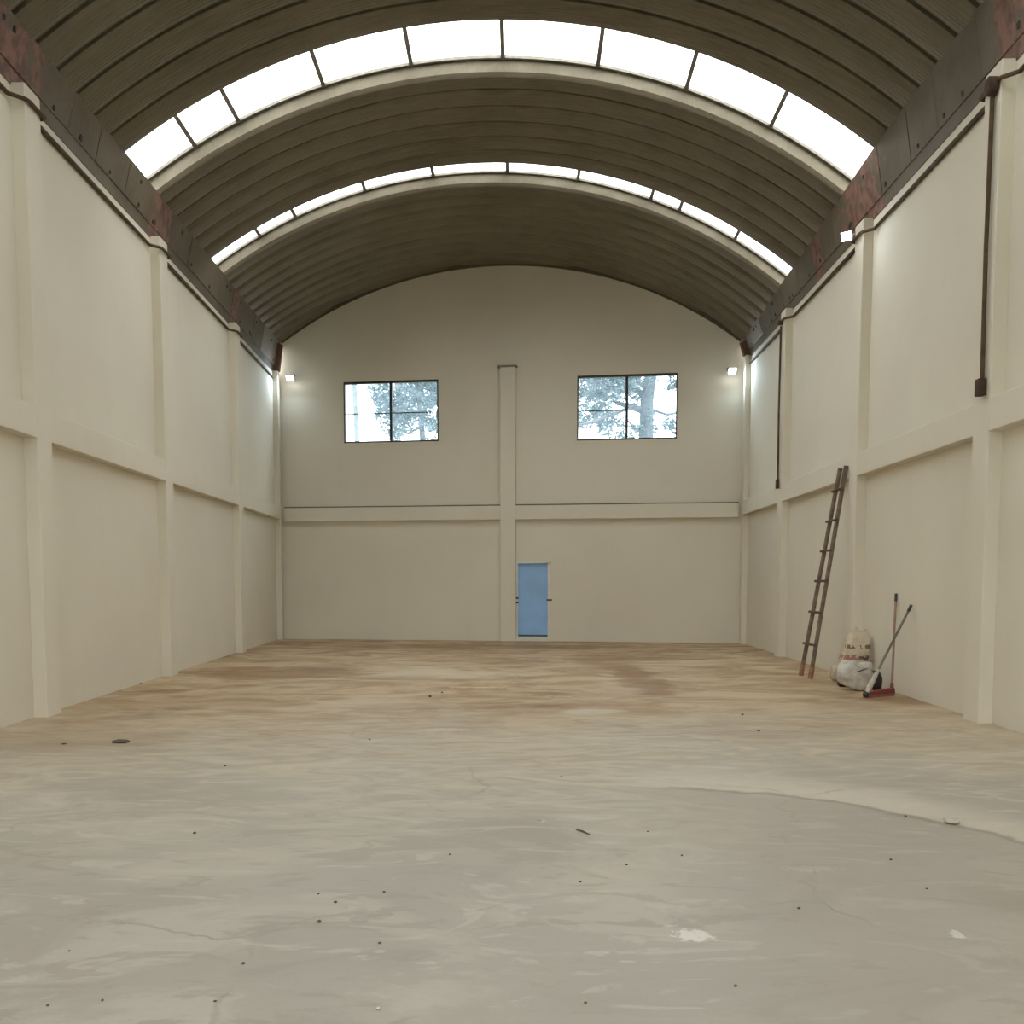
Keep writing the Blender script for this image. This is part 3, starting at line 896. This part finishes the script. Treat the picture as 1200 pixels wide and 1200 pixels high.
# white woven sack slumped in front
p = on_floor(1004, 809)
t = empty('white_sack', p)
v, f = blob(0, 0.27, 0.17, 0.19, 8, e=0.7, wr=0.10)
R_ = Matrix.Rotation(0.45, 3, 'Y')
v = [R_ @ Vector((q.x, q.y, q.z - 0.19)) + Vector((-0.04, 0, 0.215)) for q in v]
v = [Vector((q.x, q.y - 0.05 * math.exp(-((q.x + q.z - 0.25) / 0.05)**2) * -0.9, max(q.z, 0.002))) for q in v]
o = MB().add(v, f, True).build('sack_body', M_WHITESACK); o.parent = t
v, f = blob(0, 0.17, 0.10, 0.085, 12, e=0.75, wr=0.1)
v = [Matrix.Rotation(-0.25, 3, 'Y') @ q + Vector((0.07, -0.03, 0.25)) for q in v]
o = MB().add(v, f, True).build('sack_fold', M_WHITESACK); o.parent = t
o = MB().tube([(-0.10, -0.165, 0.285), (-0.03, -0.168, 0.305), (0.06, -0.155, 0.335), (0.12, -0.13, 0.35)], [0.003, 0.008, 0.008, 0.003], 6).build('sack_crease_shade', M_BLACKBAG); o.parent = t  # shade in the fold drawn as a thin black tube
tag(t, 'grubby white woven sack slumped on the floor in front of the printed sack', 'sack')
# black bag behind and under the white sack
p = on_floor(1021, 810)
t2_ = MB().add(*blob(0, 0.085, 0.10, 0.145, 21, e=0.7, wr=0.08), True).build('black_bag', M_BLACKBAG, origin=None)
t2_.location = p + Vector((0.11, 0.13, 0))
tag(t2_, 'black plastic bag beside the white sack under the slanting mop', 'bag')
p = on_floor(986, 803)
t3_ = MB().add(*blob(0, 0.075, 0.09, 0.13, 23, e=0.7, wr=0.08), True).build('black_bag', M_BLACKBAG)
t3_.location = p + Vector((-0.06, -0.22, 0))
tag(t3_, 'small dark bag between the white sack and the pale bag', 'bag')
p = on_floor(979, 798)
t4_ = MB().add(*blob(0, 0.07, 0.10, 0.13, 29, e=0.65, wr=0.08), True).build('pale_bag', M_PALE)
t4_.location = p
tag(t4_, 'small pale bag on the ladder side of the sacks', 'bag')

# ------------------------------------------------------------------ broom and mop
M_RED = simple('maroon_broom_plastic', (0.19, 0.035, 0.03), 0.45, var=0.2, bmp=0.1)
M_PINKWOOD = simple('pinkish_broom_handle', (0.30, 0.18, 0.13), 0.6, var=0.12)
M_GREYH = simple('grey_mop_handle', (0.145, 0.125, 0.10), 0.5, var=0.15)
M_BRISTLE = simple('dusty_red_bristle', (0.30, 0.14, 0.11), 0.9, var=0.3, scale=40)
M_MOP = simple('whitish_mop_cloth', (0.50, 0.46, 0.40), 0.9, var=0.2, scale=20, bmp=0.6)
hb = on_floor(1046.5, 815)
he = on_floor(1013, 817.5)
t = empty('push_broom', (hb + he) / 2)
d = (hb - he).normalized()
nrm = Vector((-d.y, d.x, 0))
def hx(a, b, w, z0, z1a, z1b, w2=None):
    w2 = w2 or w
    return MB().hexa([a - nrm * w + Vector((0, 0, z0)), b - nrm * w + Vector((0, 0, z0)), b + nrm * w + Vector((0, 0, z0)), a + nrm * w + Vector((0, 0, z0)),
                      a - nrm * w2 + Vector((0, 0, z1a)), b - nrm * w2 + Vector((0, 0, z1b)), b + nrm * w2 + Vector((0, 0, z1b)), a + nrm * w2 + Vector((0, 0, z1a))])
hx(he, hb, 0.045, 0.035, 0.075, 0.115, 0.03).build('broom_head', M_RED, t, 0.01)
hx(he + d * 0.01, hb - d * 0.01, 0.035, 0.0, 0.034, 0.034, 0.04).build('bristles', M_BRISTLE, t)
sock = hb - d * 0.03 + Vector((0, 0, 0.10))
top = side_hit(RIGHT, 1050, 696, -REC + 0.02)
MB().tube([sock - Vector((0, 0, 0.02)), sock + (top - sock) * 0.06], [0.03, 0.022], 10).build('socket', M_RED, t)
MB().tube([sock + (top - sock) * 0.03, sock + (top - sock) * 0.93], 0.017, 10).build('handle', M_PINKWOOD, t)
MB().tube([sock + (top - sock) * 0.92, top], [0.021, 0.019], 10).build('grip', M_BLACKBAG, t)
tag(t, 'maroon broom with pinkish handle and black grip standing against the wall', 'broom')

mt = side_hit(RIGHT, 1068, 709, -REC + 0.03)
mbp = on_floor(1009.5, 817) + Vector((0, -0.12, 0.02))
t = empty('mop', on_floor(1009.5, 817) + Vector((0, -0.12, 0)))
dd = mt - mbp
MB().tube([mbp + dd * 0.2, mbp + dd * 0.95], 0.017, 10).build('handle', M_GREYH, t)
MB().tube([mbp + dd * 0.93, mt], [0.023, 0.02], 10).build('grip', M_BLACKBAG, t)
MB().tube([mbp + dd * 0.03, mbp + dd * 0.10, mbp + dd * 0.19, mbp + dd * 0.27, mbp + dd * 0.30], [0.036, 0.04, 0.036, 0.026, 0.018], 12).build('mop_cloth', M_MOP, t)
MB().tube([mbp + Vector((-0.01, 0, 0.012)), mbp + dd * 0.02, mbp + dd * 0.05], [0.028, 0.045, 0.04], 12).build('mop_clamp', M_BLACKBAG, t)
tag(t, 'grey handled mop with whitish cloth leaning slantwise across the broom', 'mop')

# ------------------------------------------------------------------ loose bits on the floor
M_PLANK = simple('raw_pine_strip', (0.62, 0.46, 0.30), 0.7, var=0.15)
M_PEB = simple('dark_grit', (0.12, 0.10, 0.075), 0.9)
M_CHIP = simple('pale_plaster_chip', (0.54, 0.50, 0.43), 0.9)
a, b = on_floor(526, 807), on_floor(593, 808)
d = (b - a)
w = d.normalized().cross(Vector((0, 0, 1))) * 0.045
mb = MB().hexa([a - w, b - w, b + w, a + w] + [q + Vector((0, 0, 0.03)) for q in (a - w, b - w, b + w, a + w)])
pk = mb.build('wood_strip', M_PLANK, origin=(a + b) / 2, bevel=0.004)
tag(pk, 'thin pale wood strip lying on the brown far floor', 'plank')
a, b = on_floor(675, 973), on_floor(691, 979)
st = MB().tube([a + Vector((0, 0, 0.006)), (a + b) / 2 + Vector((0, 0.01, 0.008)), b + Vector((0, 0, 0.006))], [0.004, 0.007, 0.004], 6).build('twig', M_PEB, origin=(a + b) / 2)
tag(st, 'short dark twig lying on the grey concrete', 'twig')
def pebble(u, v_, s, mat, name, label, cat, group, seed, flat=0.5):
    vv, ff = blob(0, s, s * 0.8, s * flat, seed, 8, 5, 0.85, 0.18)
    o = MB().add(vv, ff, True).build(name, mat)
    o.location = on_floor(u, v_)
    o.rotation_euler.z = seed * 1.3
    return tag(o, label, cat, group)
pebble(1115, 965, 0.055, M_CHIP, 'concrete_lump', 'pale flat concrete lump lying at the rim of the dark floor patch', 'stone', None, 2, 0.35)
pebble(443, 1183, 0.012, M_CHIP, 'plaster_chip', 'tiny white plaster chip on the grey concrete, brightest of the crumbs', 'chip', None, 5)
pebble(632, 962, 0.022, M_CHIP, 'plaster_chip', 'pale plaster chip lying near the dark twig', 'chip', None, 6, 0.25)
for i, (u, v_, s) in enumerate(((228, 977, .014), (393, 1058, .012), (373, 1048, .009), (374, 1081, .014), (445, 1106, .010), (527, 1002, .010), (264, 898, .013), (433, 867, .015), (450, 1046, .010),
                               (252, 1174, .008), (120, 1173, .008), (56, 1179, .009), (285, 1130, .011), (81, 1115, .007), (680, 1034, .010), (799, 1003, .010), (1044, 1008, .010), (1061, 957, .012),
                               (862, 1156, .009), (686, 1176, .009), (936, 1065, .010), (734, 1014, .010), (759, 975, .009), (889, 857, .018), (870, 838, .02), (504, 817, .03), (518, 812, .02), (600, 1020, .006), (1086, 1042, .008), (658, 910, .01))):
    pebble(u, v_, s * 0.85, M_PEB, 'pebble', 'tiny dark crumb of grit lying on the concrete floor', 'pebble', 'grit crumbs on the floor', 30 + i)
for i, (u, v_, s) in enumerate(((142, 870, .09), (75, 872, .03), (164, 801, .04))):
    pebble(u, v_, s, M_PEB, 'dirt_clod', ['flat brown dirt clod on the stained floor by the wall opposite the ladder', 'small brown clod closest to the foot of the pilaster', 'brown clod against the foot of the wall opposite the ladder'][i], 'dirt', None, 70 + i, 0.15)

# ------------------------------------------------------------------ outside: trees and a pole beyond the end wall
M_LEAF = simple('grey_green_leaf', (0.07, 0.11, 0.125), 0.6, var=0.35, scale=3, bmp=0)
M_BARK = simple('grey_bark', (0.05, 0.058, 0.07), 0.9, var=0.3)
def tree(base, trunk_pts, radii, boughs, leaves, label, seed):
    t = empty('tree', base)
    MB().tube(trunk_pts, radii, 10).build('trunk', M_BARK, t)
    for b_, r_ in boughs:
        MB().tube(b_, r_, 8).build('bough', M_BARK, t)
    rn = random.Random(seed)
    verts, faces = [], []
    for (c, rad, n_) in leaves:
        # leaves in twig-size clumps so that sky shows through between them
        clumps = []
        for _ in range(max(6, n_ // 22)):
            q = Vector((rn.gauss(0, 1), rn.gauss(0, 1), rn.gauss(0, 0.8)))
            q = q.normalized() * rad * rn.random() ** 0.45
            clumps.append(c + q)
        for _ in range(n_):
            k = rn.choice(clumps)
            p0 = k + Vector((rn.gauss(0, 0.11), rn.gauss(0, 0.11), rn.gauss(0, 0.09)))
            s = rn.uniform(0.035, 0.075)
            a1 = Vector((rn.gauss(0, 1), rn.gauss(0, 1), rn.gauss(0, 0.6))).normalized()
            a2 = a1.cross(Vector((rn.gauss(0, 1), rn.gauss(0, 1), rn.gauss(0, 1)))).normalized()
            i0 = len(verts)
            verts += [p0 - a1 * s * 1.5, p0 + a2 * s * 0.6, p0 + a1 * s * 1.5, p0 - a2 * s * 0.6]
            faces.append((i0, i0 + 1, i0 + 2, i0 + 3))
    o = MB().add(verts, faces).build('foliage', M_LEAF, t)
    o['kind'] = 'stuff'
    tag(t, label, 'tree')
    return t
DT = 36.0
P = lambda u, v_, y=DT: at_depth(u, v_, y)
g = P(600, 700)
def foot(p): return Vector((p.x, p.y, -0.16))
tr = P(757, 520)
tree(foot(tr), [foot(tr), P(760, 600), P(757, 520), P(758, 470), P(764, 430), P(772, 370)], [0.34, 0.30, 0.27, 0.24, 0.2, 0.1],
     [([P(758, 482), P(735, 476), P(718, 470)], [0.15, 0.10, 0.05]), ([P(745, 474, 35.8), P(716, 487, 35.4), P(690, 496, 35), P(668, 500, 34.8)], [0.07, 0.06, 0.05, 0.03]),
      ([P(758, 470), P(742, 450), P(726, 432)], [0.12, 0.09, 0.05]), ([P(758, 478), P(782, 486), P(800, 482)], [0.06, 0.045, 0.03]), ([P(757, 502), P(746, 506), P(734, 490)], [0.06, 0.05, 0.03])],
     [(P(690, 462), 1.15, 2300), (P(712, 440), 1.0, 1500), (P(735, 455), 0.7, 700), (P(702, 488), 0.8, 900), (P(745, 440), 0.9, 900), (P(790, 500), 0.35, 260), (P(793, 450), 0.4, 280), (P(720, 505), 0.7, 600), (P(755, 500), 0.5, 380), (P(680, 420), 1.3, 900), (P(740, 400), 1.6, 1200)],
     'broad tree with thick trunk behind the window without a pole', 11)
tl_ = P(497, 540)
tree(foot(tl_), [foot(tl_), P(500, 600), P(497, 530), P(492, 480), P(486, 430), P(480, 380)], [0.22, 0.2, 0.12, 0.09, 0.07, 0.04],
     [([P(494, 500), P(478, 508), P(462, 500)], [0.05, 0.04, 0.02]), ([P(490, 470), P(508, 462), P(524, 462)], [0.05, 0.04, 0.02])],
     [(P(485, 455), 1.0, 1900), (P(458, 465), 0.6, 600), (P(505, 470), 0.8, 1100), (P(478, 485), 0.8, 700), (P(505, 500), 0.7, 700), (P(465, 495), 0.6, 420), (P(460, 508), 0.5, 250), (P(490, 420), 1.2, 900), (P(470, 475), 0.7, 500), (P(452, 455), 0.55, 320), (P(448, 478), 0.5, 260), (P(515, 450), 0.8, 600)],
     'leafy tree behind the window with the pole', 12)
b0 = P(416, 520, 33)
pole = MB().tube([foot(b0), P(418.5, 520, 33), P(415, 448, 33), P(413.5, 420, 33)], [0.085, 0.085, 0.08, 0.075], 10).build('utility_pole', simple('pale_grey_pole', (0.15, 0.16, 0.165), 0.7), origin=foot(b0))
tag(pole, 'slender pale grey pole standing outside the end wall window', 'pole')
